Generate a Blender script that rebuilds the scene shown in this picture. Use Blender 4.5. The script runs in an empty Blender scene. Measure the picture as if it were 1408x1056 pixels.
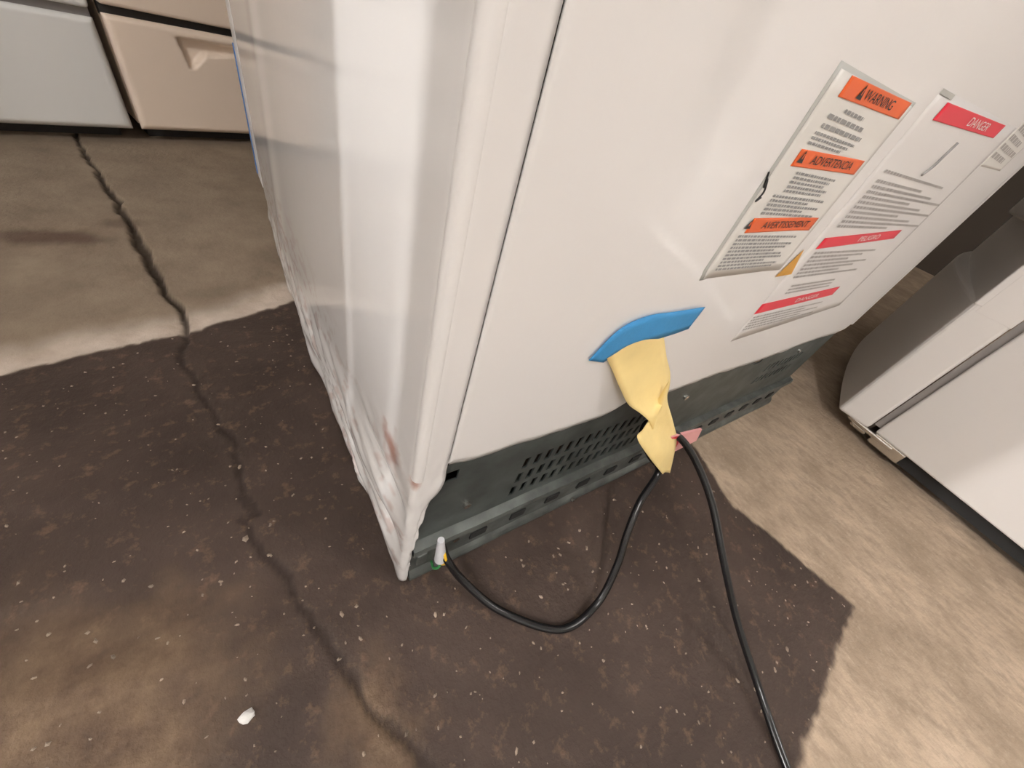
import bpy, bmesh, math, random
import numpy as np
from mathutils import Vector, Matrix

random.seed(7)
rng = np.random.default_rng(11)
S = bpy.context.scene
COL = S.collection

# ------------------------------------------------------------------ camera
cam_d = bpy.data.cameras.new('camera')
cam_d.sensor_fit = 'HORIZONTAL'
cam_d.sensor_width = 36.0
cam_d.lens = 36.0 * 514.0 / 1408.0
cam_d.clip_start = 0.01
cam = bpy.data.objects.new('camera', cam_d)
COL.objects.link(cam)
cam.location = (-0.05827, -0.10866, 0.39988)
cam.matrix_world = (Matrix.Translation(cam.location) @ Matrix.Rotation(-0.784456, 4, 'Z')
                    @ Matrix.Rotation(0.833407, 4, 'X') @ Matrix.Rotation(0.348256, 4, 'Z'))
S.camera = cam

# ------------------------------------------------------------------ world, exposure
w = bpy.data.worlds.new('world')
S.world = w
w.use_nodes = True
w.node_tree.nodes['Background'].inputs['Color'].default_value = (1.0, 0.97, 0.95, 1)
w.node_tree.nodes['Background'].inputs['Strength'].default_value = 0.25
S.view_settings.view_transform = 'Standard'
S.view_settings.look = 'None'
S.view_settings.gamma = 1.0
S.view_settings.use_curve_mapping = False
S.view_settings.exposure = 0.33

TUBE_STRENGTH = {'main': 58.0, 'second': 540.0, 'added_fill': 178.0}  # last lamp is an unseen fill, added to brighten the cooking ranges
TUBE_POS = {'main': (1.15, -1.45, 2.46, (0, 0, math.radians(-52))), 'second': (-2.86, 0.79, 1.0, (0, math.radians(-90), 0)), 'added_fill': (-1.7, -1.6, 2.46, (0, 0, math.radians(45)))}


# ------------------------------------------------------------------ helpers
def srgb(r, g, b):
    def c(v):
        v /= 255.0
        return v / 12.92 if v <= 0.04045 else ((v + 0.055) / 1.055) ** 2.4
    return (c(r), c(g), c(b), 1.0)


def mat(name, col, rough=0.5, metal=0.0, spec=0.5, bump=0.0, bscale=60.0, var=0.0, vscale=8.0, coat=0.0, emit=None):
    m = bpy.data.materials.new(name)
    m.use_nodes = True
    nt = m.node_tree
    b = nt.nodes['Principled BSDF']
    b.inputs['Base Color'].default_value = col
    b.inputs['Roughness'].default_value = rough
    b.inputs['Metallic'].default_value = metal
    b.inputs['Specular IOR Level'].default_value = spec
    b.inputs['Coat Weight'].default_value = coat
    tc = nt.nodes.new('ShaderNodeTexCoord')
    if var > 0:
        n = nt.nodes.new('ShaderNodeTexNoise')
        n.inputs['Scale'].default_value = vscale
        n.inputs['Detail'].default_value = 5
        nt.links.new(tc.outputs['Object'], n.inputs['Vector'])
        r = nt.nodes.new('ShaderNodeValToRGB')
        r.color_ramp.elements[0].position = 0.3
        r.color_ramp.elements[1].position = 0.7
        r.color_ramp.elements[0].color = tuple(c * (1 - var) for c in col[:3]) + (1,)
        r.color_ramp.elements[1].color = tuple(min(1, c * (1 + var)) for c in col[:3]) + (1,)
        nt.links.new(n.outputs['Fac'], r.inputs['Fac'])
        nt.links.new(r.outputs['Color'], b.inputs['Base Color'])
    if bump > 0:
        n2 = nt.nodes.new('ShaderNodeTexNoise')
        n2.inputs['Scale'].default_value = bscale
        n2.inputs['Detail'].default_value = 3
        nt.links.new(tc.outputs['Object'], n2.inputs['Vector'])
        bp = nt.nodes.new('ShaderNodeBump')
        bp.inputs['Strength'].default_value = bump
        bp.inputs['Distance'].default_value = 0.002
        nt.links.new(n2.outputs['Fac'], bp.inputs['Height'])
        nt.links.new(bp.outputs['Normal'], b.inputs['Normal'])
    if emit:
        b.inputs['Emission Color'].default_value = emit[0]
        b.inputs['Emission Strength'].default_value = emit[1]
    return m


def link(name, me, m=None, parent=None, smooth=False):
    o = bpy.data.objects.new(name, me)
    COL.objects.link(o)
    if m is not None and len(me.materials) == 0:
        me.materials.append(m)
    if parent is not None:
        o.parent = parent
    if smooth:
        me.polygons.foreach_set('use_smooth', [True] * len(me.polygons))
    return o


def pymesh(name, verts, faces, m, parent=None, smooth=False):
    me = bpy.data.meshes.new(name)
    me.from_pydata([tuple(v) for v in verts], [], [tuple(f) for f in faces])
    me.update()
    return link(name, me, m, parent, smooth)


def bmobj(name, bm, m, parent=None, smooth=False):
    bmesh.ops.recalc_face_normals(bm, faces=bm.faces)
    me = bpy.data.meshes.new(name)
    bm.to_mesh(me)
    bm.free()
    return link(name, me, m, parent, smooth)


def add_box(bm, x0, x1, y0, y1, z0, z1, bev=0.0, seg=2):
    t = bmesh.new()
    r = bmesh.ops.create_cube(t, size=1.0)
    for v in t.verts:
        v.co = Vector((x0 + (v.co.x + .5) * (x1 - x0), y0 + (v.co.y + .5) * (y1 - y0), z0 + (v.co.z + .5) * (z1 - z0)))
    if bev > 0:
        bmesh.ops.bevel(t, geom=list(t.edges), offset=bev, segments=seg, profile=0.5, affect='EDGES')
    me = bpy.data.meshes.new('tmp')
    t.to_mesh(me)
    t.free()
    bm.from_mesh(me)
    bpy.data.meshes.remove(me)
    return bm


def box(name, x0, x1, y0, y1, z0, z1, m, parent=None, bev=0.0, seg=2, smooth=False):
    return bmobj(name, add_box(bmesh.new(), x0, x1, y0, y1, z0, z1, bev, seg), m, parent, smooth)


def cyl(name, p0, p1, r, m, parent=None, n=16, r2=None):
    p0, p1 = Vector(p0), Vector(p1)
    d = p1 - p0
    bm = bmesh.new()
    bmesh.ops.create_cone(bm, cap_ends=True, segments=n, radius1=r, radius2=r if r2 is None else r2, depth=d.length)
    M = Matrix.Translation((p0 + p1) / 2) @ d.to_track_quat('Z', 'Y').to_matrix().to_4x4()
    bm.transform(M)
    return bmobj(name, bm, m, parent)


def catmull(pts, n=10):
    P = [Vector(p) for p in pts]
    P = [P[0] * 2 - P[1]] + P + [P[-1] * 2 - P[-2]]
    out = []
    for i in range(1, len(P) - 2):
        a, b, c, d = P[i - 1:i + 3]
        for k in range(n):
            t = k / n
            out.append(0.5 * ((2 * b) + (c - a) * t + (2 * a - 5 * b + 4 * c - d) * t * t + (3 * b - a - 3 * c + d) * t ** 3))
    out.append(P[-2])
    return out


def tube(name, pts, r, m, parent=None, n=12, sub=10):
    P = catmull(pts, sub) if sub > 1 else [Vector(p) for p in pts]
    verts, faces = [], []
    up = Vector((0, 0, 1))
    for i, p in enumerate(P):
        t = (P[min(i + 1, len(P) - 1)] - P[max(i - 1, 0)]).normalized()
        if i == 0:
            u = t.orthogonal().normalized()
        else:
            u = (u - t * u.dot(t)).normalized()
        v = t.cross(u)
        for k in range(n):
            a = 2 * math.pi * k / n
            verts.append(p + (u * math.cos(a) + v * math.sin(a)) * r)
    for i in range(len(P) - 1):
        for k in range(n):
            faces.append((i * n + k, i * n + (k + 1) % n, (i + 1) * n + (k + 1) % n, (i + 1) * n + k))
    faces.append(tuple(range(n - 1, -1, -1)))
    faces.append(tuple((len(P) - 1) * n + k for k in range(n)))
    return pymesh(name, verts, faces, m, parent, True)


def empty(name, loc, rotz, label, cat, group=None):
    o = bpy.data.objects.new(name, None)
    o.empty_display_size = 0.1
    COL.objects.link(o)
    o.location = loc
    o.rotation_euler = (0, 0, rotz)
    o['label'] = label
    o['category'] = cat
    if group:
        o['group'] = group
    return o


def tag(o, label, cat, group=None):
    o['label'] = label
    o['category'] = cat
    if group:
        o['group'] = group
    return o


def structure(o, label):
    o['kind'] = 'structure'
    o['label'] = label
    return o


def sstep(a, b, x):
    t = np.clip((np.asarray(x, float) - a) / (b - a), 0, 1)
    return t * t * (3 - 2 * t)


_LAT = rng.random((256, 256))


def vnoise(x, y):
    x = np.asarray(x, float)
    y = np.asarray(y, float)
    xi = np.floor(x).astype(int)
    yi = np.floor(y).astype(int)
    fx = x - xi
    fy = y - yi
    fx = fx * fx * (3 - 2 * fx)
    fy = fy * fy * (3 - 2 * fy)
    g = lambda a, b: _LAT[a % 256, b % 256]
    return (g(xi, yi) * (1 - fx) + g(xi + 1, yi) * fx) * (1 - fy) + (g(xi, yi + 1) * (1 - fx) + g(xi + 1, yi + 1) * fx) * fy


def fbm(x, y, o=4):
    s = 0
    a = 0.5
    for k in range(o):
        s = s + a * vnoise(x * 2 ** k + 17 * k, y * 2 ** k + 31 * k)
        a *= 0.5
    return s / (1 - 0.5 ** o)


def seg_dist(X, Y, pts):
    best = np.full(X.shape, 1e9)
    for (ax, ay), (bx, by) in zip(pts[:-1], pts[1:]):
        dx, dy = bx - ax, by - ay
        t = np.clip(((X - ax) * dx + (Y - ay) * dy) / (dx * dx + dy * dy), 0, 1)
        best = np.minimum(best, np.hypot(X - ax - t * dx, Y - ay - t * dy))
    return best


def inside(X, Y, poly):
    c = np.zeros(X.shape, bool)
    for (ax, ay), (bx, by) in zip(poly, poly[1:] + poly[:1]):
        if ay == by:
            continue
        k = ((ay > Y) != (by > Y)) & (X < (bx - ax) * (Y - ay) / (by - ay) + ax)
        c ^= k
    return c


def grid_mesh(name, xs, ys, fn, m, parent=None, smooth=True):
    """fn(U,V)->(X,Y,Z) arrays"""
    U, V = np.meshgrid(xs, ys, indexing='ij')
    X, Y, Z = fn(U, V)
    co = np.stack([X, Y, Z], -1).reshape(-1, 3)
    nx, ny = len(xs), len(ys)
    i = np.arange((nx - 1) * (ny - 1))
    a = (i // (ny - 1)) * ny + i % (ny - 1)
    q = np.stack([a, a + ny, a + ny + 1, a + 1], -1)
    me = bpy.data.meshes.new(name)
    me.vertices.add(len(co))
    me.vertices.foreach_set('co', co.ravel().astype(np.float32))
    me.loops.add(q.size)
    me.loops.foreach_set('vertex_index', q.ravel().astype(np.int32))
    me.polygons.add(len(q))
    me.polygons.foreach_set('loop_start', (np.arange(len(q)) * 4).astype(np.int32))
    me.polygons.foreach_set('loop_total', np.full(len(q), 4, np.int32))
    me.update(calc_edges=True)
    me.validate()
    return link(name, me, m, parent, smooth)


# ------------------------------------------------------------------ materials
M = {}
M['enamel'] = mat('white_enamel', (0.80, 0.79, 0.785, 1), 0.30, bump=0.04, bscale=140)
M['enamel_r'] = mat('white_enamel_neighbour', (0.80, 0.775, 0.755, 1), 0.38, bump=0.05, bscale=200)
M['range_white'] = mat('white_range_enamel', (0.86, 0.86, 0.84, 1), 0.35, bump=0.02, bscale=60)
M['range_cream'] = mat('cream_range_enamel', srgb(250, 232, 214), 0.35, bump=0.02, bscale=60)
M['galv'] = mat('galvanised_steel', (0.10, 0.115, 0.11, 1), 0.5, metal=0.55, var=0.35, vscale=30, bump=0.1, bscale=80)
M['galv_rail'] = mat('galvanised_rail', (0.12, 0.132, 0.125, 1), 0.5, metal=0.5, var=0.4, vscale=40, bump=0.15, bscale=90)
M['dark'] = mat('dark_cavity', (0.012, 0.012, 0.012, 1), 0.8)
M['gap'] = mat('black_trim_gap_shade', (0.03, 0.027, 0.025, 1), 0.7)
M['gasket'] = mat('grey_gasket', (0.30, 0.28, 0.27, 1), 0.6)
M['steel'] = mat('bright_steel', (0.7, 0.68, 0.64, 1), 0.25, metal=1.0, bump=0.1)
M['cord'] = mat('black_cord_rubber', (0.008, 0.008, 0.009, 1), 0.22)
M['blue'] = mat('blue_tape_paper', srgb(58, 142, 200), 0.6, bump=0.15, bscale=300, var=0.08, vscale=40)
M['mask'] = mat('cream_masking_paper', srgb(240, 216, 150), 0.65, bump=0.15, bscale=260, var=0.05, vscale=40)
M['bluefilm'] = mat('blue_film', srgb(70, 120, 185), 0.4)
M['red'] = mat('red_print', srgb(222, 40, 62), 0.45)
M['orange'] = mat('orange_print', srgb(226, 98, 40), 0.45)
M['label'] = mat('label_paper', (0.74, 0.73, 0.70, 1), 0.4)
M['labelframe'] = mat('label_grey_border', (0.48, 0.49, 0.47, 1), 0.45)
M['ink'] = mat('grey_ink', (0.30, 0.30, 0.30, 1), 0.6)
M['inkpale'] = mat('pale_grey_ink', (0.42, 0.40, 0.39, 1), 0.6)
M['black'] = mat('black_ink', (0.02, 0.02, 0.022, 1), 0.6)
M['white_ink'] = mat('white_ink', (0.85, 0.8, 0.78, 1), 0.5)
M['amber'] = mat('amber_print', srgb(205, 150, 50), 0.5)
M['pink'] = mat('pink_tag', srgb(235, 170, 170), 0.5)
M['plug'] = mat('translucent_white_plastic', (0.75, 0.76, 0.8, 1), 0.3)
M['yellow'] = mat('yellow_wire', srgb(235, 190, 40), 0.4)
M['green'] = mat('green_wire', srgb(60, 140, 80), 0.4)
M['coil'] = mat('burner_coil', (0.03, 0.03, 0.03, 1), 0.5, metal=0.6)
M['oven_glass'] = mat('oven_glass', (0.02, 0.02, 0.02, 1), 0.08)
M['wall'] = mat('painted_wall', (0.56, 0.54, 0.51, 1), 0.8, var=0.06, vscale=3, bump=0.1)
M['wall_dark'] = mat('brown_board_wall', (0.10, 0.08, 0.065, 1), 0.8, var=0.1, vscale=3)
M['card'] = mat('brown_cardboard', srgb(170, 130, 90), 0.8, var=0.08, vscale=20)
M['wood'] = mat('plain_timber', srgb(185, 145, 100), 0.7, var=0.12, vscale=12)
M['ceil'] = mat('ceiling_board', (0.62, 0.60, 0.57, 1), 0.85, var=0.04, vscale=3)
M['rust'] = mat('rusty_scuff', srgb(190, 150, 135), 0.6, var=0.2, vscale=60)
M['housing'] = mat('lamp_housing', (0.75, 0.75, 0.73, 1), 0.4)
M['chip'] = mat('pale_chip', (0.30, 0.24, 0.185, 1), 0.7, var=0.5, vscale=14)
M['tube'] = {}
for k, col in (('main', (1.0, 0.955, 0.92, 1)), ('second', (1.0, 0.97, 0.95, 1)), ('added_fill', (1.0, 0.975, 0.965, 1))):
    M['tube'][k] = mat('glowing_tube_' + k, (0.9, 0.9, 0.9, 1), 0.4, emit=(col, TUBE_STRENGTH[k]))

# enamel of the fridge carries rusty scuffs round the crushed corner (own shape, attribute driven)
M['side'] = mat('white_enamel_scuffed', (0.80, 0.79, 0.785, 1), 0.13, bump=0.015, bscale=60)
nt = M['side'].node_tree
b = nt.nodes['Principled BSDF']
at = nt.nodes.new('ShaderNodeAttribute')
at.attribute_name = 'scuff'
mx = nt.nodes.new('ShaderNodeMix')
mx.data_type = 'RGBA'
mx.inputs[6].default_value = (0.80, 0.79, 0.785, 1)
mx.inputs[7].default_value = srgb(176, 132, 118)
nt.links.new(at.outputs['Fac'], mx.inputs[0])
nt.links.new(mx.outputs[2], b.inputs['Base Color'])

# floor: concrete with a dark worn coating
fm = bpy.data.materials.new('garage_concrete')
fm.use_nodes = True
nt = fm.node_tree
b = nt.nodes['Principled BSDF']
L = nt.links


def node(t, **kw):
    n = nt.nodes.new(t)
    for k, v in kw.items():
        setattr(n, k, v)
    return n


def mixc(f, a, c, blend='MIX'):
    n = node('ShaderNodeMix', data_type='RGBA', blend_type=blend)
    for s, v in ((0, f), (6, a), (7, c)):
        if hasattr(v, 'is_output'):
            L.new(v, n.inputs[s])
        else:
            n.inputs[s].default_value = v
    return n.outputs[2]


def ramp(v, p0, c0, p1, c1):
    r = node('ShaderNodeValToRGB')
    e = r.color_ramp.elements
    e[0].position, e[0].color = p0, c0
    e[1].position, e[1].color = p1, c1
    L.new(v, r.inputs['Fac'])
    return r.outputs['Color']


def noise(scale, det=4, rough=0.55, stretch=None):
    n = node('ShaderNodeTexNoise')
    n.inputs['Scale'].default_value = scale
    n.inputs['Detail'].default_value = det
    n.inputs['Roughness'].default_value = rough
    if stretch:
        mp = node('ShaderNodeMapping')
        mp.inputs['Rotation'].default_value = (0, 0, stretch[2])
        mp.inputs['Scale'].default_value = (stretch[0], stretch[1], 1)
        L.new(tc.outputs['Object'], mp.inputs['Vector'])
        L.new(mp.outputs['Vector'], n.inputs['Vector'])
    else:
        L.new(tc.outputs['Object'], n.inputs['Vector'])
    return n.outputs['Fac']


def attr(n):
    a = node('ShaderNodeAttribute', attribute_name=n)
    return a.outputs['Fac']


tc = node('ShaderNodeTexCoord')
conc = ramp(noise(9, 6), 0.32, srgb(160, 142, 122), 0.68, srgb(200, 180, 158))
conc = mixc(ramp(noise(75, 5, 0.7, (1.0, 0.45, 0.6)), 0.42, (0, 0, 0, 1), 0.68, (0.75, 0.75, 0.75, 1)), conc, srgb(146, 130, 113))
conc = mixc(ramp(noise(160, 3), 0.55, (0, 0, 0, 1), 0.8, (0.35, 0.35, 0.35, 1)), conc, srgb(215, 198, 176))
conc = mixc(attr('back_tone'), conc, ramp(noise(14, 6, 0.6), 0.3, srgb(116, 102, 87), 0.7, srgb(146, 131, 113)))
pale = ramp(noise(30, 4), 0.3, srgb(188, 173, 158), 0.7, srgb(220, 207, 194))
conc = mixc(attr('pale'), conc, pale)
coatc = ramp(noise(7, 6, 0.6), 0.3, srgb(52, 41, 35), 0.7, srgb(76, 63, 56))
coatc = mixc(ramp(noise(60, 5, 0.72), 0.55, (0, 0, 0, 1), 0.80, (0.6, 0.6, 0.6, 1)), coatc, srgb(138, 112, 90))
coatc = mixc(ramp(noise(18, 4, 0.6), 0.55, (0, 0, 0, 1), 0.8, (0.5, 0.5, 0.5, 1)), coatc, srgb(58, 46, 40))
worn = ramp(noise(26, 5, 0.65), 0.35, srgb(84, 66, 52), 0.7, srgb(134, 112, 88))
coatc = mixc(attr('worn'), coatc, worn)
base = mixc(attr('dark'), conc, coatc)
base = mixc(attr('smear'), base, srgb(84, 62, 52))
base = mixc(attr('crack'), base, srgb(40, 30, 24))
L.new(base, b.inputs['Base Color'])
rr = node('ShaderNodeMapRange')
L.new(attr('dark'), rr.inputs['Value'])
rr.inputs['To Min'].default_value = 0.8
rr.inputs['To Max'].default_value = 0.62
L.new(rr.outputs['Result'], b.inputs['Roughness'])
b.inputs['Specular IOR Level'].default_value = 0.3
bp = node('ShaderNodeBump')
bp.inputs['Strength'].default_value = 0.5
bp.inputs['Distance'].default_value = 0.003
L.new(noise(120, 5, 0.65), bp.inputs['Height'])
L.new(bp.outputs['Normal'], b.inputs['Normal'])
M['floor'] = fm

# ------------------------------------------------------------------ floor
CRACK = [(-0.33, 1.34), (-0.3105, 1.1963), (-0.2990, 1.1174), (-0.2691, 0.9846), (-0.2380, 0.8633), (-0.2269, 0.8245), (-0.2025, 0.7145), (-0.1917, 0.6531), (-0.1793, 0.6029), (-0.1726, 0.5686), (-0.1680, 0.5247), (-0.1585, 0.5084), (-0.1482, 0.4708), (-0.1429, 0.4409), (-0.1450, 0.4018), (-0.1496, 0.3736), (-0.1424, 0.3374), (-0.1352, 0.2972), (-0.1184, 0.2453), (-0.1101, 0.2104), (-0.1083, 0.1754), (-0.1091, 0.1487), (-0.1015, 0.1242), (-0.1137, 0.1215), (-0.1078, 0.0956), (-0.0965, 0.0719), (-0.0818, 0.0473), (-0.0808, 0.0269), (-0.0743, 0.0017), (-0.0595, -0.0324), (-0.0540, -0.0545), (-0.0454, -0.0822), (-0.0370, -0.0991), (-0.0248, -0.1272), (-0.0154, -0.1517), (0.01, -0.24)]
UPPER = [(-0.9, 0.28), (-0.45, 0.352), (-0.3, 0.382), (-0.247, 0.396), (-0.148, 0.418), (-0.011, 0.472), (0.25, 0.55)]
DARK = UPPER + [(0.50, 0.40), (0.49, 0.1), (0.477, -0.019), (0.443, -0.099), (0.47, -0.201), (0.483, -0.271), (0.43, -0.276), (0.378, -0.284), (0.257, -0.298), (0.1, -0.36), (-0.3, -0.5), (-0.9, -0.5)]

fx = np.concatenate([np.linspace(-3, -0.55, 30, endpoint=False), np.arange(-0.55, 0.62, 0.003), np.linspace(0.62, 3.2, 40)])
fy = np.concatenate([np.linspace(-3, -0.42, 34, endpoint=False), np.arange(-0.42, 1.25, 0.003), np.linspace(1.25, 2.4, 20)])
GX, GY = np.meshgrid(fx, fy, indexing='ij')
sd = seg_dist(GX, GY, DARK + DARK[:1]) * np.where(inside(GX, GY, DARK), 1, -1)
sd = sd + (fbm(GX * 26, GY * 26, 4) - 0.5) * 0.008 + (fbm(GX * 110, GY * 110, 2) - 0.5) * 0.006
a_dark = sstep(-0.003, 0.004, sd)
ud = seg_dist(GX, GY, UPPER)
a_pale = (1 - a_dark) * (1 - sstep(0.012, 0.065, ud + (fbm(GX * 14, GY * 14, 3) - .5) * 0.05)) * 0.85
a_worn = (1 - sstep(0.05, 0.17, np.hypot(GX + 0.25, (GY - 0.0) * 1.1) + (fbm(GX * 18, GY * 18, 4) - .5) * 0.12)) * 0.8
a_worn = np.maximum(a_worn, 0.7 * (1 - sstep(0.01, 0.05, np.hypot((GX + 0.05), (GY + 0.10) * 0.6) + (fbm(GX * 30, GY * 30, 3) - .5) * .05)))
a_smear = 0.75 * (1 - sstep(0.3, 1.0, np.hypot((GX + 0.289) / 0.075, (GY - 0.689) / 0.035) + (fbm(GX * 40, GY * 40, 3) - .5) * .7))
a_smear = np.maximum(a_smear, 0.5 * (1 - sstep(0.3, 1.0, np.hypot((GX + 0.215) / 0.04, (GY - 0.735) / 0.025))))
a_back_tone = 0.85 * sstep(0.1, 0.45, GY - 0.5 * GX - 0.05 + (fbm(GX * 10, GY * 10, 4) - .5) * 0.3) * (GX < 0.7)  # greyer, darker concrete towards the back left
WX = GX + (fbm(GX * 45, GY * 45, 3) - .5) * 0.012
WY = GY + (fbm(GX * 45 + 70, GY * 45, 3) - .5) * 0.012
cd = seg_dist(WX, WY, CRACK)
hw = np.interp(GY, [-0.2, 0.2, 0.4, 0.44, 0.5, 0.6, 0.75, 0.9, 1.2], [0.005, 0.0035, 0.004, 0.005, 0.006, 0.0065, 0.0065, 0.005, 0.0035]) * (0.6 + 0.8 * fbm(GX * 30, GY * 30, 2))
deep = np.interp(GY, [-0.2, 0.38, 0.44, 0.6, 0.9, 1.2], [0.0015, 0.0015, 0.007, 0.012, 0.009, 0.006])
groove = 1 - sstep(hw * 0.5, hw * 1.1, cd)
a_crack = groove * np.where(GY < 0.42, 0.7, 0.8)
height = (fbm(GX * 8, GY * 8, 3) - .5) * 0.0015 - deep * groove + 0.0006 * a_dark
fine = (GX > -0.6) & (GX < 0.65) & (GY > -0.45) & (GY < 1.3)
height = np.where(fine, height, 0.0)
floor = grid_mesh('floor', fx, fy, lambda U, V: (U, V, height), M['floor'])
for nm, arr in (('dark', a_dark), ('pale', a_pale), ('worn', a_worn), ('smear', a_smear), ('crack', a_crack), ('back_tone', a_back_tone)):
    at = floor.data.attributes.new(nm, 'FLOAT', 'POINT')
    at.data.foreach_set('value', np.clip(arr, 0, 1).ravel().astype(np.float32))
structure(floor, 'tan garage concrete floor with a dark worn coating and a long jagged crack')

# ------------------------------------------------------------------ room shell
structure(box('wall_back', -3.1, 3.3, 2.4, 2.5, 0, 2.6, M['wall']), 'plain painted wall behind the cooking ranges')
structure(box('wall_front', -3.1, 3.3, -3.1, -3.0, 0, 2.6, M['wall']), 'plain painted wall behind the photographer')
structure(box('wall_left', -3.1, -3.0, -3.0, 2.4, 0, 2.6, M['wall']), 'plain painted wall on the left')
structure(box('wall_right', 3.2, 3.3, -3.0, 2.4, 0, 2.6, M['wall_dark']), 'dark brown wall on the right')
structure(box('ceiling', -3.1, 3.3, -3.1, 2.5, 2.6, 2.7, M['ceil']), 'plain pale ceiling')

for k, lab in (('main', 'long tube lamp on the ceiling towards the right wall'), ('second', 'long tube lamp fixed upright to the left wall'), ('added_fill', 'added unseen fill lamp on the ceiling, brightening the cooking ranges')):
    x, y, z, rz = TUBE_POS[k]
    e = empty('tube_lamp', (x, y, z), 0, lab, 'lamp', 'tube lamps')
    e.rotation_euler = rz
    hl = 0.3 if k == 'second' else 0.6
    box('lamp_housing', -hl - 0.04, hl + 0.04, -0.09, 0.09, 0.07, 0.14, M['housing'], e, 0.006)
    for sy in ((0.0,) if k == 'second' else (-0.045, 0.045)):
        cyl('tube', (-hl, sy, 0.03), (hl, sy, 0.03), 0.016, M['tube'][k], e)
    for sx in (-1, 1):
        box('lamp_holder', sx * (hl + 0.02) - 0.02, sx * (hl + 0.02) + 0.02, -0.075, 0.075, 0.0, 0.072, M['housing'], e, 0.004)


# ------------------------------------------------------------------ refrigerator seen from behind
FW, FD, FH = 0.75, 0.765, 1.68
fr = empty('refrigerator', (0, 0, 0), 0, 'white refrigerator turned back to the camera, with crushed lower side and warning labels', 'refrigerator')


def side_bulge(y, z):
    """outward (-x) displacement of the dented side panel"""
    y = np.asarray(y, float)
    z = np.asarray(z, float)
    zone = np.interp(y, [0, 0.05, 0.15, 0.4, 0.8], [0.22, 0.20, 0.145, 0.10, 0.05])
    env = (1 - sstep(0.55, 1.05, z / zone)) * sstep(0.0, 0.03, y)
    u = z - 0.22 * y
    n = fbm(y * 9, u * 46 + y * 3, 3) - .5
    rid = 1 - np.abs(fbm(y * 5 + 9, u * 34 + 5, 2) - .5) * 4
    crump = env * (0.014 * n + 0.005 * np.clip(rid, 0, 1)) * np.interp(y, [0, .06, .3, .8], [.6, .9, 1, .5])
    bow = 0.005 * np.sin(np.clip(y / 0.8, 0, 1) * math.pi) * (1 - sstep(0.1, 0.5, z))
    # long shallow buckles running up from the crushed corner
    top = sstep(0.20, 0.33, z)
    b1 = 0.0010 * (1 - sstep(0.045, 0.150, y)) * sstep(0.0, 0.045, y) * top
    b2 = 0.0022 * np.exp(-((y - 0.47 - 0.15 * (0.35 - np.minimum(z, .7))) / 0.035) ** 2) * sstep(0.03, 0.12, z)
    return crump + bow - b1 + b2


def flange_w(z):
    return np.interp(z, [0, 0.05, 0.10, 0.140, 0.160, 0.176, 0.188, 0.2], [0.0065, 0.0075, 0.009, 0.012, 0.018, 0.022, 0.021, 0.021])


CR = 0.006
s_side = np.concatenate([np.arange(0, 0.30, 0.004), np.linspace(0.30, FD - CR, 60)])     # distance along the side from the corner arc
arc = np.linspace(0, math.pi / 2, 6)[1:-1]
fl = np.linspace(0, 1, 6)
ns, na, nf = len(s_side), len(arc), len(fl)
uu = np.arange(ns + na + nf)
zz = np.concatenate([np.arange(0.004, 0.26, 0.004), np.linspace(0.26, 0.6, 50), np.linspace(0.62, FH, 24)])


def shell(U, V):
    U = U.astype(int)
    X = np.zeros(U.shape)
    Y = np.zeros(U.shape)
    k = U < ns
    ss = s_side[::-1]
    y = ss[np.clip(U, 0, ns - 1)] + CR
    X = np.where(k, -side_bulge(y, V), X)
    Y = np.where(k, y, Y)
    k2 = (U >= ns) & (U < ns + na)
    a = arc[np.clip(U - ns, 0, na - 1)]
    X = np.where(k2, CR - CR * np.cos(a), X)
    Y = np.where(k2, CR - CR * np.sin(a), Y)
    k3 = U >= ns + na
    t = fl[np.clip(U - ns - na, 0, nf - 1)]
    wv = np.maximum(flange_w(V) - CR, 0.0005)
    X = np.where(k3, CR + t * wv, X)
    # crumpled corner below the panel
    low = (1 - sstep(0.12, 0.23, V))
    X = X + np.where(U >= ns, low * (fbm(V * 70, U * 0.25, 3) - .5) * 0.003 * sstep(0.0, 0.05, V), 0)
    Y = Y + np.where(k3, low * (fbm(V * 60 + 30, U * 0.5, 3) - .45) * 0.005 * sstep(0.0, 0.05, V), 0)
    return X, Y, V


side = grid_mesh('side_panel', uu, zz, shell, M['side'], fr)
UU, VV = np.meshgrid(uu, zz, indexing='ij')
yy = np.where(UU < ns, s_side[::-1][np.clip(UU, 0, ns - 1)] + CR, 0)
sc = 0.9 * (1 - sstep(0.2, 1.0, np.hypot((yy - 0.038) / 0.02, (VV - 0.172) / 0.022) + (fbm(yy * 90, VV * 90, 3) - .5) * 1.4)) * (UU < ns)
sc = np.maximum(sc, 0.8 * (1 - sstep(0.3, 1.0, np.hypot((UU - ns - 1) / 3.0, (VV - 0.182) / 0.010))))
sc = np.maximum(sc, 0.35 * (fbm(yy * 60, VV * 120, 3) > 0.62) * (1 - sstep(.1, .2, VV)) * (UU < ns))
at = side.data.attributes.new('scuff', 'FLOAT', 'POINT')
at.data.foreach_set('value', np.clip(sc, 0, 1).ravel().astype(np.float32))
sol = side.modifiers.new('thickness', 'SOLIDIFY')
sol.thickness = 0.0012
sol.offset = -1

corner_bead = cyl('corner_highlight_bead', (0.0044, 0.0044, 0.185), (0.0044, 0.0044, FH), 0.0046, M['enamel'], fr, 32)  # bead added on the rounded corner to catch a bright edge line
for pg in corner_bead.data.polygons:
    pg.use_smooth = len(pg.vertices) == 4
corner_bead.data.edges.foreach_set('use_edge_sharp', [abs(corner_bead.data.vertices[e.vertices[0]].co.z - corner_bead.data.vertices[e.vertices[1]].co.z) < 0.01 for e in corner_bead.data.edges])
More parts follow.
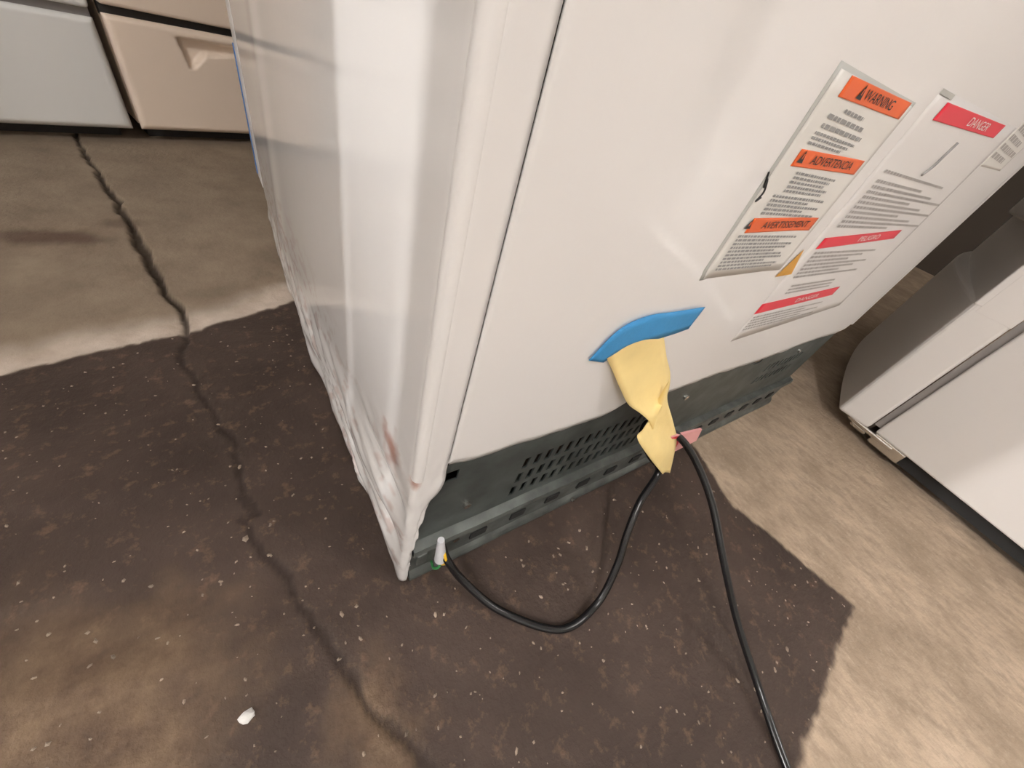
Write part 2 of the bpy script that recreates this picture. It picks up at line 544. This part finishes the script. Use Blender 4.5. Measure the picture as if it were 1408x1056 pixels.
# the far side, top, and inner core
box('side_panel', FW - 0.004, FW, 0.0, FD, 0.195, FH, M['enamel'], fr, 0.001)
box('top_panel', 0.001, FW - 0.001, 0.0, FD, FH, FH + 0.012, M['enamel'], fr, 0.003)
box('cabinet_core', 0.022, FW - 0.01, 0.09, FD - 0.01, 0.03, FH - 0.01, M['dark'], fr)
box('rear_flange', FW - 0.021, FW - 0.004, 0.0, 0.02, 0.2, FH, M['enamel'], fr, 0.001)


def rear_y(x, z):
    """recess of the rear panel (+ = inwards)"""
    x = np.asarray(x, float)
    z = np.asarray(z, float)
    zc = np.interp(x, [0.05, 0.096, 0.11, 0.155, 0.214, 0.267, 0.32], [0.367, 0.353, 0.346, 0.328, 0.300, 0.273, 0.24])
    fade = sstep(0.075, 0.125, x) * (1 - sstep(0.25, 0.285, x))
    step = sstep(0.0, 0.0025, z - zc) * 0.0012 + sstep(0.0, 0.06, z - zc) * 0.0055 * (1 - sstep(0.115, 0.160, x))
    decay = 1 - sstep(0.10, 0.35, z - zc)
    wave = 0.0025 * np.sin((x - 0.05) * 14) * sstep(0.33, 0.5, z)
    return step * fade * decay + wave * 0.4


rx = np.concatenate([np.arange(0.0214, 0.34, 0.003), np.linspace(0.34, FW - 0.022, 50)])
rz_ = np.concatenate([[0.0], np.arange(0.003, 0.30, 0.0025), np.linspace(0.30, FH - 0.19, 50)])


def rear(U, V):
    z0 = 0.183 + 0.004 * np.sin(U * 23) * 0.4 + (fbm(U * 40, U * 0 + 3, 3) - .5) * 0.004
    lift = sstep(0.715, FW, U) * 0.04
    lift = lift + (1 - sstep(0.0214, 0.05, U)) * 0.006
    # rear panel kicks up over the cord outlet
    notch = 0.012 * np.exp(-((U - 0.20) / 0.018) ** 2)
    z0 = z0 + lift + notch
    Z = z0 + V * (FH - z0) / (FH - 0.19)
    Y = rear_y(U, Z) - 0.0012 + (1 - sstep(0, 0.012, V)) * 0.004
    return U, Y, Z


rp = grid_mesh('rear_panel', rx, rz_, rear, M['enamel'], fr)
sol = rp.modifiers.new('thickness', 'SOLIDIFY')
sol.thickness = 0.0015
sol.offset = -1
if rp.data.polygons[0].normal.y > 0:
    rp.data.flip_normals()
box('rear_seam', 0.0205, 0.0235, 0.0022, 0.0045, 0.19, FH, M['gap'], fr)


# machine-compartment cover with slots (real holes)
def plate(name, x0, x1, z0, z1, y, holes, m, parent, thick=0.0015):
    xs = sorted(set([x0, x1] + [h[0] for h in holes] + [h[1] for h in holes]))
    zs = sorted(set([z0, z1] + [h[2] for h in holes] + [h[3] for h in holes]))
    idx = {}
    verts, faces = [], []

    def vi(i, j):
        if (i, j) not in idx:
            idx[(i, j)] = len(verts)
            verts.append((xs[i], y, zs[j]))
        return idx[(i, j)]
    for i in range(len(xs) - 1):
        for j in range(len(zs) - 1):
            cx, cz = (xs[i] + xs[i + 1]) / 2, (zs[j] + zs[j + 1]) / 2
            if any(h[0] < cx < h[1] and h[2] < cz < h[3] for h in holes):
                continue
            faces.append((vi(i, j), vi(i + 1, j), vi(i + 1, j + 1), vi(i, j + 1)))
    o = pymesh(name, verts, faces, m, parent)
    s = o.modifiers.new('thickness', 'SOLIDIFY')
    s.thickness = thick
    s.offset = -1
    return o


holes = []
for r in range(3):
    for k in range(15):
        hx = 0.104 + k * 0.0125
        hz = 0.082 + r * 0.024
        holes.append((hx, hx + 0.006, hz, hz + 0.016))
for r in range(2):
    for k in range(9):
        hx = 0.54 + k * 0.014
        hz = 0.108 + r * 0.026
        holes.append((hx, hx + 0.008, hz, hz + 0.015))
holes.append((0.0275, 0.0375, 0.157, 0.170))
holes.append((0.468, 0.488, 0.166, 0.176))
plate('compressor_cover', 0.010, FW - 0.006, 0.064, 0.200, 0.0075, holes, M['galv'], fr)
# folded lip and bottom rail
bm = bmesh.new()
prof = [(0.0075, 0.070), (-0.001, 0.068), (-0.002, 0.064), (-0.002, 0.060), (0.003, 0.055), (0.003, 0.016), (0.000, 0.012), (-0.002, 0.008), (-0.002, 0.003), (0.06, 0.003)]
vs = []
for x in np.linspace(0.009, FW - 0.006, 24):
    vs.append([bm.verts.new((x, y, z + 0.0008 * math.sin(x * 60))) for y, z in prof])
for a, c in zip(vs[:-1], vs[1:]):
    for i in range(len(prof) - 1):
        bm.faces.new((a[i], c[i], c[i + 1], a[i + 1]))
rail = bmobj('base_rail', bm, M['galv_rail'], fr)
s = rail.modifiers.new('thickness', 'SOLIDIFY')
s.thickness = 0.0015
for k in range(14):
    x = 0.07 + k * 0.048
    box('rail_slot', x, x + 0.018, 0.0012, 0.0035, 0.030, 0.042, M['dark'], rail)
for (x, z, r) in ((0.055, 0.105, 0.0035), (0.215, 0.010, 0.0032), (0.036, 0.028, 0.004), (0.052, 0.049, 0.0035), (0.33, 0.15, 0.0035), (0.62, 0.16, 0.0035)):
    y = 0.0075 if z > 0.064 else (-0.0025 if z < 0.012 else 0.003)
    cyl('screw', (x, y + 0.001, z), (x, y - 0.003, z), r, M['steel'], fr, 10)
# cord clamp and earth wire at the crushed corner
cl = cyl('cord_clamp', (0.034, -0.006, 0.040), (0.031, -0.003, 0.078), 0.0055, M['plug'], fr, 16, 0.0030)
tube('earth_wire', [(0.035, -0.008, 0.056), (0.0365, -0.012, 0.045), (0.036, -0.010, 0.035), (0.033, -0.004, 0.028)], 0.0014, M['yellow'], fr, 8, 6)
tube('earth_wire', [(0.0325, -0.006, 0.040), (0.033, -0.009, 0.030), (0.030, -0.006, 0.022), (0.031, 0.002, 0.018)], 0.0014, M['green'], fr, 8, 6)
box('clamp_plate', 0.014, 0.024, 0.000, 0.0035, 0.030, 0.050, M['galv_rail'], fr, 0.0015)

# door (front, away from the camera), edge carrying blue protective film
door = box('door', -0.001, FW, FD + 0.012, FD + 0.072, 0.05, FH, M['enamel'], fr, 0.006, 3)
box('protective_film', -0.0025, 0.004, FD + 0.066, FD + 0.075, 0.06, 0.26, M['bluefilm'], door, 0.001)
box('door_gasket', 0.012, FW - 0.012, FD, FD + 0.012, 0.07, FH - 0.02, M['gasket'], fr)
bm = bmesh.new()
add_box(bm, 0.002, 0.05, FD - 0.02, FD + 0.05, 0.026, 0.048, 0.004)
bmobj('hinge', bm, M['steel'], fr)
for x in (0.10, FW - 0.07):
    for y in (0.12, FD - 0.12):
        cyl('leveling_foot', (x, y, 0.0), (x, y, 0.032), 0.018, M['gap'], fr)


# printed labels on the rear panel
def on_panel(x, z, lift):
    return (x, float(rear_y(x, z)) - 0.0012 - lift, z)


def sheet(name, x0, x1, z0, z1, lift, m, parent, skew=0.0, nx=24, nz=16):
    xs = np.linspace(0, 1, nx)
    zs = np.linspace(0, 1, nz)

    def fn(U, V):
        X = x0 + (x1 - x0) * U
        Z = z0 + (z1 - z0) * V + skew * U
        return X, rear_y(X, Z) - 0.0012 - lift, Z
    o = grid_mesh(name, xs, zs, fn, m, parent)
    if o.data.polygons[0].normal.y > 0:
        o.data.flip_normals()
    s = o.modifiers.new('thickness', 'SOLIDIFY')
    s.thickness = 0.00015
    s.offset = -1
    return o


def text_on(name, body, x, z, size, m, parent, lift, stretch=1.0, skew=0.0):
    cu = bpy.data.curves.new(name, 'FONT')
    cu.body = body
    cu.size = size
    cu.align_x = 'CENTER'
    cu.align_y = 'CENTER'
    t = bpy.data.objects.new('tmp_text', cu)
    COL.objects.link(t)
    dg = bpy.context.evaluated_depsgraph_get()
    me = bpy.data.meshes.new_from_object(t.evaluated_get(dg))
    bpy.data.objects.remove(t)
    for v in me.vertices:
        px, pz = x + v.co.x * stretch, z + v.co.y + skew * v.co.x * stretch
        v.co = on_panel(px, pz, lift)
    me.materials.clear()
    return link(name, me, m, parent)


def print_lines(name, rows, m, parent, lift, seed):
    """body copy too blurred to read: rows of word-length ink marks"""
    r = random.Random(seed)
    verts, faces = [], []
    for (x0, x1, z, h) in rows:
        x = x0
        while x < x1:
            wd = r.uniform(0.25, 0.9) * h * 4
            e = min(x + wd, x1)
            i = len(verts)
            verts += [on_panel(x, z, lift), on_panel(e, z, lift), on_panel(e, z + h, lift), on_panel(x, z + h, lift)]
            faces.append((i, i + 1, i + 2, i + 3))
            x = e + h * 0.7
    o = pymesh(name, verts, faces, m, parent)
    o['kind'] = 'stuff'
    return o


def warn_triangle(name, x, z, s, m, m2, parent, lift):
    pts = [(x - s * .6, z - s * .5), (x + s * .6, z - s * .5), (x, z + s * .6)]
    o = pymesh(name, [on_panel(px, pz, lift) for px, pz in pts], [(0, 1, 2)], m, parent)
    pymesh('exclamation_mark', [on_panel(x + dx, z + dz, lift + 0.0001) for dx, dz in ((-s * .08, -s * .2), (s * .08, -s * .2), (s * .1, s * .25), (-s * .1, s * .25))], [(0, 1, 2, 3)], m2, o)
    return o


fro = sheet('label_border', 0.172, 0.279, 0.318, 0.4245, 0.0002, M['labelframe'], fr, 0.002)
fro['label'] = 'grey bordered warning label with three orange headings'
sheet('label_paper', 0.1755, 0.2788, 0.3182, 0.4225, 0.0005, M['label'], fro, 0.002)
for (z0, z1, word, sz) in ((0.4145, 0.4225, 'WARNING', 0.0062), (0.3845, 0.3925, 'ADVERTENCIA', 0.0062), (0.3482, 0.3570, 'AVERTISSEMENT', 0.0062)):
    h = sheet('orange_heading', 0.1885, 0.273, z0, z1, 0.0008, M['orange'], fro, 0.003)
    text_on('heading_text', word, 0.234, (z0 + z1) / 2 + 0.0015, sz, M['black'], h, 0.0011, 1.35, 0.035)
    warn_triangle('warning_triangle', 0.234 - 0.0036 * len(word), (z0 + z1) / 2 + 0.001, 0.0055, M['black'], M['orange'], h, 0.0011)
rows = []
rows += [(0.205, 0.232, 0.4105, 0.0016), (0.192, 0.240, 0.4065, 0.0019), (0.192, 0.247, 0.4025, 0.0019)]
rows += [(0.190, 0.245 - 0.006 * k, 0.3995 - 0.0022 * k, 0.0012) for k in range(3)]
rows += [(0.200, 0.255 - 0.004 * (k % 3), 0.3815 - 0.0023 * k, 0.0013) for k in range(5)]
rows += [(0.192, 0.262 - 0.02 * (k % 2), 0.3690 - 0.0024 * k, 0.0014) for k in range(5)]
rows += [(0.184, 0.262 - 0.018 * (k % 3 == 1) - 0.004 * (k % 2), 0.3455 - 0.0024 * k, 0.0014) for k in range(10)]
print_lines('body_text', rows, M['ink'], fro, 0.0008, 3)
sk = [(0.171, 0.380), (0.176, 0.373), (0.174, 0.377), (0.179, 0.371), (0.177, 0.366), (0.180, 0.368)]
tube('pen_scribble', [on_panel(x, z, 0.0008) for x, z in sk], 0.0005, M['black'], fro, 6, 6)

frd = sheet('label_border', 0.300, 0.545, 0.245, 0.437, 0.0002, M['enamel'], fr, 0.012, 30, 20)
frd['label'] = 'white safety label with three red headings'
sheet('label_trim', 0.300, 0.326, 0.4345, 0.437, 0.0005, M['labelframe'], frd, 0.001)
for (z0, z1, x0, x1, word, sz, sk_) in ((0.4245, 0.434, 0.324, 0.499, 'DANGER', 0.0075, 0.011), (0.3365, 0.3455, 0.314, 0.495, 'PELIGRO', 0.0065, 0.0085), (0.276, 0.2865, 0.300, 0.471, 'DANGER', 0.0065, 0.004)):
    h = sheet('red_heading', x0, x1, z0, z1, 0.0006, M['red'], frd, sk_)
    text_on('heading_text', word, (x0 + x1) / 2 + 0.012, (z0 + z1) / 2 + sk_ * 0.55, sz, M['white_ink'], h, 0.0010, 2.0, sk_ / (x1 - x0))
rows = [(0.318, 0.495, 0.3930 , 0.0018)]
rows += [(0.318, 0.44 + 0.05 * (k % 3), 0.3865 - 0.0036 * k, 0.0020) for k in range(10)]
rows += [(0.318, 0.47 - 0.03 * (k % 3), 0.3320 - 0.0036 * k, 0.0020) for k in range(7)]
rows += [(0.330, 0.43, 0.3010 - 0.0036 * k, 0.0018) for k in range(3)]
rows += [(0.304, 0.46 - 0.04 * (k % 2), 0.2710 - 0.0034 * k, 0.0018) for k in range(5)]
print_lines('body_text', rows, M['inkpale'], frd, 0.0006, 5)
tube('smudge_mark', [on_panel(0.400, 0.398, 0.0006), on_panel(0.407, 0.405, 0.0008), on_panel(0.409, 0.412, 0.0008), on_panel(0.413, 0.422, 0.0006)], 0.0012, M['ink'], frd, 6, 6)
tri = pymesh('warning_triangle', [on_panel(0.280, 0.314, 0.0007), on_panel(0.307, 0.315, 0.0007), on_panel(0.291, 0.337, 0.0007)], [(0, 1, 2)], M['amber'], frd)
tri['label'] = 'amber warning triangle'
pl3 = sheet('label_paper', 0.55, 0.65, 0.418, 0.455, 0.0002, M['label'], fr, 0.004)
print_lines('small_print', [(0.555, 0.64 - 0.02 * (k % 2), 0.4490 - 0.0075 * k, 0.0045) for k in range(4)], M['inkpale'], pl3, 0.0005, 9)

# power cord: from the clamp to the floor, up to the tape, and down again across the floor
CORD = [(0.036, 0.000, 0.055), (0.0385, -0.012, 0.044), (0.051, -0.031, 0.022), (0.076, -0.066, 0.0055), (0.120, -0.106, 0.0045), (0.164, -0.107, 0.012), (0.188, -0.091, 0.045), (0.202, -0.074, 0.072), (0.220, -0.058, 0.098), (0.248, -0.045, 0.118), (0.228, -0.033, 0.142), (0.220, -0.019, 0.158), (0.226, -0.015, 0.172), (0.256, -0.032, 0.160), (0.274, -0.055, 0.142), (0.277, -0.094, 0.118), (0.269, -0.141, 0.085), (0.271, -0.188, 0.045), (0.268, -0.236, 0.016), (0.250, -0.282, 0.0045), (0.225, -0.33, 0.0045), (0.18, -0.42, 0.0045), (0.10, -0.50, 0.0045)]
cord = tube('power_cord', CORD, 0.0037, M['cord'], fr, 14, 10)
cord['label'] = 'black rubber power cord looped up into the tape'
bm = bmesh.new()
pts = [(0.238, 0.168), (0.310, 0.148), (0.330, 0.118), (0.262, 0.118)]
for yo in (-0.0345, -0.0320):
    bm.faces.new([bm.verts.new((x, yo, z)) for x, z in pts])
bm.verts.ensure_lookup_table()
for i in range(4):
    j = (i + 1) % 4
    bm.faces.new([bm.verts[i], bm.verts[j], bm.verts[4 + j], bm.verts[4 + i]])
tg = bmobj('cord_tag', bm, M['pink'], cord)
tg['label'] = 'pink and red paper tag'
pymesh('red_stripe', [(0.240, -0.0348, 0.166), (0.262, -0.0348, 0.160), (0.285, -0.0348, 0.119), (0.262, -0.0348, 0.119)], [(0, 1, 2, 3)], M['red'], tg)


# ------------------------------------------------------------------ tapes
def ribbon(name, rows, m, thick, sub=6, across=6, sag=0.0):
    A = catmull([r[0] for r in rows], sub)
    B = catmull([r[1] for r in rows], sub)
    verts, faces = [], []
    n = across + 1
    for i, (a, c) in enumerate(zip(A, B)):
        for k in range(n):
            t = k / across
            p = a.lerp(c, t)
            p.y -= sag * math.sin(t * math.pi) * math.sin(i * 0.35)
            verts.append(p)
    for i in range(len(A) - 1):
        for k in range(across):
            faces.append((i * n + k, i * n + k + 1, (i + 1) * n + k + 1, (i + 1) * n + k))
    o = pymesh(name, verts, faces, m, None, True)
    s = o.modifiers.new('thickness', 'SOLIDIFY')
    s.thickness = thick
    return o


UP=[((0.1116, -0.0021, 0.2751),(0.1619, -0.0021, 0.2827)),((0.1179, -0.0026, 0.2682),(0.1708, -0.0026, 0.2753)),((0.1323, -0.005, 0.2525),(0.1895, -0.005, 0.2543)),((0.1469, -0.009, 0.2356),(0.2042, -0.009, 0.2373)),((0.1622, -0.014, 0.2188),(0.209, -0.014, 0.2241)),((0.1764, -0.02, 0.2098),(0.2019, -0.02, 0.2185)),((0.1888, -0.026, 0.2008),(0.1913, -0.026, 0.2128)),((0.1969, -0.029, 0.1912),(0.1974, -0.029, 0.193))]
LOW=[((0.1956, -0.018, 0.2185),(0.1876, -0.018, 0.2441)),((0.1944, -0.022, 0.2052),(0.1987, -0.022, 0.2217)),((0.1814, -0.028, 0.1968),(0.2229, -0.028, 0.1942)),((0.1656, -0.034, 0.2),(0.2551, -0.034, 0.1581)),((0.1922, -0.042, 0.1718),(0.2538, -0.042, 0.1449)),((0.2454, -0.05, 0.1219),(0.2665, -0.05, 0.1116))]
t = ribbon('masking_tape', UP, M['mask'], 0.0004, 6, 8, 0.0006)
tag(t, 'twisted cream masking tape strip holding the black power cord', 'tape')
t2 = ribbon('folded_end', LOW, M['mask'], 0.0004, 6, 8, 0.002)
t2.parent = t
BLUE = [((0.1022, -0.002, 0.2688), (0.1181, -0.002, 0.2632)), ((0.1157, -0.002, 0.29), (0.1325, -0.002, 0.2707)), ((0.1371, -0.002, 0.2971), (0.158, -0.002, 0.2733)), ((0.1671, -0.002, 0.2966), (0.1823, -0.002, 0.2754)), ((0.1997, -0.002, 0.2963), (0.198, -0.002, 0.2775))]
BLUE = [tuple((x, -0.0032, z) for x, y, z in r) for r in BLUE]
t = ribbon('painters_tape', BLUE, M['blue'], 0.0004, 6, 4, 0.0)
tag(t, 'strip of blue painters tape on the white refrigerator back', 'tape')


# ------------------------------------------------------------------ cooking ranges behind
def make_range(name, x0, x1, mtl, label, zsplit, gapm, handle_at):
    R_ = empty(name, (-0.193, 1.125, 0), math.radians(15.64), label, 'range')
    D = 0.62
    box('body', x0 + 0.004, x1 - 0.004, 0.03, D, 0.03, 0.895, mtl, R_, 0.003)
    box('plinth', x0 + 0.02, x1 - 0.02, 0.05, D - 0.02, 0.0, 0.032, M['gap'], R_)
    box('gap_shade_strip', x0 + 0.004, x1 - 0.004, 0.012, 0.031, zsplit - 0.005, zsplit + 0.02, gapm, R_)  # strip paints the shade inside the drawer gap, greyer where more light enters
    # drawer front with a scooped finger pull
    za, zb = 0.027, zsplit
    nx, nz = 160, 64
    xs = np.linspace(x0 + 0.003, x1 - 0.003, nx)
    zs = np.linspace(za, zb, nz)

    def front(U, V):
        ex = np.minimum(U - xs[0], xs[-1] - U)
        ez = np.minimum(V - za, zb - V)
        e = np.minimum(ex, ez)
        Y = 0.006 * (1 - sstep(0.0, 0.008, e))
        c = handle_at
        hwid = 0.21
        top = zb - 0.017
        low = top - np.interp(np.abs(U - c), [0, 0.12, 0.165, 0.19, hwid], [0.016, 0.019, 0.026, 0.050, 0.052])
        dd = np.minimum(np.minimum(top - V, V - low), hwid - np.abs(U - c) - np.maximum(0, (top - V)) * 0.25)
        Y = Y + 0.018 * sstep(-0.001, 0.004, dd)
        return U, Y, V
    dr = grid_mesh('drawer', xs, zs, front, mtl, R_)
    if dr.data.polygons[0].normal.y > 0:
        dr.data.flip_normals()
    s = dr.modifiers.new('thickness', 'SOLIDIFY')
    s.thickness = 0.008
    s.offset = -1
    # oven door
    dz = zsplit + 0.013
    od = box('oven_door', x0 + 0.003, x1 - 0.003, -0.004, 0.03, dz, 0.78, mtl, R_, 0.006, 3)
    box('oven_window', x0 + 0.16, x1 - 0.16, -0.0065, 0.0, dz + 0.14, dz + 0.40, M['oven_glass'], od, 0.002)
    hb = bmesh.new()
    add_box(hb, x0 + 0.10, x1 - 0.10, -0.050, -0.030, 0.715, 0.740, 0.008)
    add_box(hb, x0 + 0.10, x0 + 0.13, -0.035, 0.0, 0.718, 0.737, 0.004)
    add_box(hb, x1 - 0.13, x1 - 0.10, -0.035, 0.0, 0.718, 0.737, 0.004)
    bmobj('handle', hb, mtl, od)
    box('front_panel', x0 + 0.003, x1 - 0.003, 0.0, 0.03, 0.795, 0.895, mtl, R_, 0.004)
    ct = box('cooktop', x0, x1, -0.01, D, 0.895, 0.915, mtl, R_, 0.006)
    for bx, by, br in ((0.2, 0.17, 0.095), (0.56, 0.17, 0.075), (0.2, 0.42, 0.075), (0.56, 0.42, 0.095)):
        turns = []
        for q in range(72):
            a = q * 2 * math.pi / 18
            rr_ = 0.018 + (br - 0.018) * q / 71
            turns.append((x0 + bx + rr_ * math.cos(a), by + rr_ * math.sin(a), 0.922))
        tube('burner', turns, 0.0045, M['coil'], ct, 8, 1)
    bg = box('backguard', x0 + 0.003, x1 - 0.003, D - 0.07, D, 0.915, 1.09, mtl, R_, 0.008)
    for q in range(5):
        kx = x0 + 0.10 + q * (x1 - x0 - 0.20) / 4
        cyl('knob', (kx, D - 0.07, 1.0), (kx, D - 0.10, 1.0), 0.022, M['gap'] if q == 2 else mtl, bg, 18, 0.017)
    return R_


make_range('cooking_range', -0.765, -0.005, M['range_white'], 'white cooking range left of the cream one, with plain bottom drawer', 0.208, M['gasket'], -0.385)
make_range('cooking_range', 0.003, 0.763, M['range_cream'], 'cream cooking range beside the white one, half hidden by the refrigerator', 0.218, M['gap'], 0.325)

# ------------------------------------------------------------------ neighbouring refrigerator, side on
ne = empty('refrigerator', (0.862, -0.078, 0), math.radians(-5.0), 'white refrigerator at the right edge, side-on, with curved door ajar and grey gasket gap', 'refrigerator')


def arc_prism(name, xw, sag, back, z0, z1, m, parent, bev=0.006):
    bm = bmesh.new()
    n = 28
    ring = []
    for i in range(n + 1):
        t = i / n
        ring.append((xw * t, sag * (1 - (2 * t - 1) ** 2)))
    ring += [(xw, back), (0, back)]
    bot = [bm.verts.new((x, y, z0)) for x, y in ring]
    f = bm.faces.new(bot)
    r = bmesh.ops.extrude_face_region(bm, geom=[f])
    vs_ = [v for v in r['geom'] if isinstance(v, bmesh.types.BMVert)]
    bmesh.ops.translate(bm, verts=vs_, vec=(0, 0, z1 - z0))
    bmesh.ops.recalc_face_normals(bm, faces=bm.faces)
    es = [e for e in bm.edges if e.calc_face_angle(0) > 0.6]
    bmesh.ops.bevel(bm, geom=es, offset=bev, segments=3, profile=0.5, affect='EDGES')
    o = bmobj(name, bm, m, parent)
    return o


OPEN = Matrix.Translation((0, -0.056, 0)) @ Matrix.Rotation(math.radians(14.5), 4, 'Z') @ Matrix.Translation((0, 0.056, 0))
for nm, z0, z1, sag, xw, mt, bv in (('door', 0.032, 0.285, 0.034, 0.76, M['enamel_r'], 0.006), ('door', 0.385, 1.70, 0.034, 0.76, M['enamel_r'], 0.006), ('handle_recess', 0.28, 0.39, 0.010, 0.74, M['enamel_r'], 0.002)):
    o = arc_prism(nm, xw, sag, -0.056, z0, z1, mt, ne, bv)
    o.data.transform(OPEN)
o = box('door_strip', -0.0002, 0.012, -0.056, -0.008, 0.27, 0.40, M['enamel_r'], ne, 0.002)
o.data.transform(OPEN)
box('door_gasket', 0.007, 0.75, -0.068, -0.056, 0.045, 1.68, M['gasket'], ne)
box('body', 0.0, 0.76, -0.80, -0.067, 0.036, 1.70, M['enamel_r'], ne, 0.004, 3)
box('base_frame', 0.012, 0.75, -0.79, -0.075, 0.012, 0.037, M['dark'], ne)
bm = bmesh.new()
add_box(bm, 0.0, 0.10, -0.105, -0.020, 0.024, 0.0335, 0.003)
add_box(bm, 0.004, 0.03, -0.060, -0.030, 0.016, 0.026, 0.003)
add_box(bm, 0.001, 0.006, -0.125, -0.07, 0.014, 0.036, 0.002)
bmobj('bottom_hinge', bm, M['steel'], ne)
for x in (0.06, 0.70):
    for y in (-0.11, -0.74):
        cyl('leveling_foot', (x, y, 0.0), (x, y, 0.016), 0.017, M['gap'], ne)

# ------------------------------------------------------------------ unseen blockers added at left to shape the light strip on the dented side
uf = empty('added_freezer_blocker', (-0.82, 0.326, 0), math.radians(76.4), 'added unseen white freezer keeping lamp light off the dented side', 'freezer')
box('body', 0.0, 0.45, 0.06, 0.60, 0.04, 1.62, M['range_white'], uf, 0.004)
dr = box('door', 0.0, 0.45, -0.0, 0.055, 0.06, 1.61, M['range_white'], uf, 0.008, 3)
box('handle', 0.03, 0.055, -0.03, 0.0, 0.8, 1.1, M['gasket'], dr, 0.006)
box('plinth', 0.02, 0.43, 0.07, 0.58, 0.0, 0.041, M['gap'], uf)
cb = empty('added_carton_blocker', (-0.83, 0.291, 0), math.radians(-13.4), 'added unseen cardboard box cutting off the light strip at its foot', 'box')
box('carton', -0.30, 0.0, -0.027, 0.027, 0.0, 0.47, M['card'], cb, 0.002)
box('tape_band', -0.301, 0.001, -0.012, 0.012, 0.4695, 0.4706, M['mask'], cb)
pb = empty('added_post_blocker', (-0.83, 0.236, 0), 0, 'added unseen wooden post bounding the light strip near the corner', 'post')
box('post', -0.05, 0.0, -0.015, 0.016, 0.0, 1.9, M['wood'], pb, 0.002)
box('foot', -0.07, 0.02, -0.017, 0.018, 0.0, 0.03, M['wood'], pb, 0.002)

# ------------------------------------------------------------------ grit on the dark coating
verts, faces = [], []
r = random.Random(4)
n = 0
poly = [np.array(DARK)]
while n < 650:
    x, y = r.uniform(-0.35, 0.47), r.uniform(-0.30, 0.42)
    if x > -0.02 and y > -0.02:
        continue
    if not inside(np.array([x]), np.array([y]), DARK)[0]:
        continue
    s_ = r.choice((0.0007, 0.0009, 0.001, 0.0013, 0.0017))
    if r.random() < 0.02:
        s_ *= 1.8
    i = len(verts)
    k = r.randint(4, 6)
    a0 = r.uniform(0, 6.3)
    el = r.uniform(1.0, 2.0)
    rt = r.uniform(0, 3.14)
    top = []
    for q in range(k):
        a = a0 + q * 2 * math.pi / k
        dx, dy = s_ * el * math.cos(a) * r.uniform(.7, 1.2), s_ * math.sin(a) * r.uniform(.7, 1.2)
        verts.append((x + dx * math.cos(rt) - dy * math.sin(rt), y + dx * math.sin(rt) + dy * math.cos(rt), 0.0002))
    verts.append((x, y, 0.0012 + s_ * 0.5))
    for q in range(k):
        faces.append((i + q, i + (q + 1) % k, i + k))
    n += 1
g = pymesh('floor_grit', verts, faces, M['chip'])
g['kind'] = 'stuff'
tag(g, 'small pale chips and grit scattered over the dark floor coating', 'grit')
chip = bmesh.new()
bmesh.ops.create_icosphere(chip, subdivisions=2, radius=1.0)
for v in chip.verts:
    v.co = Vector((v.co.x * 0.0055 * r.uniform(.8, 1.2), v.co.y * 0.004 * r.uniform(.8, 1.2), max(-0.1, v.co.z) * 0.003))
    v.co += Vector((-0.125, -0.036, 0.0012))
tag(bmobj('paint_chip', chip, M['label'], None), 'single white paint chip on the dark floor near the crack', 'chip')
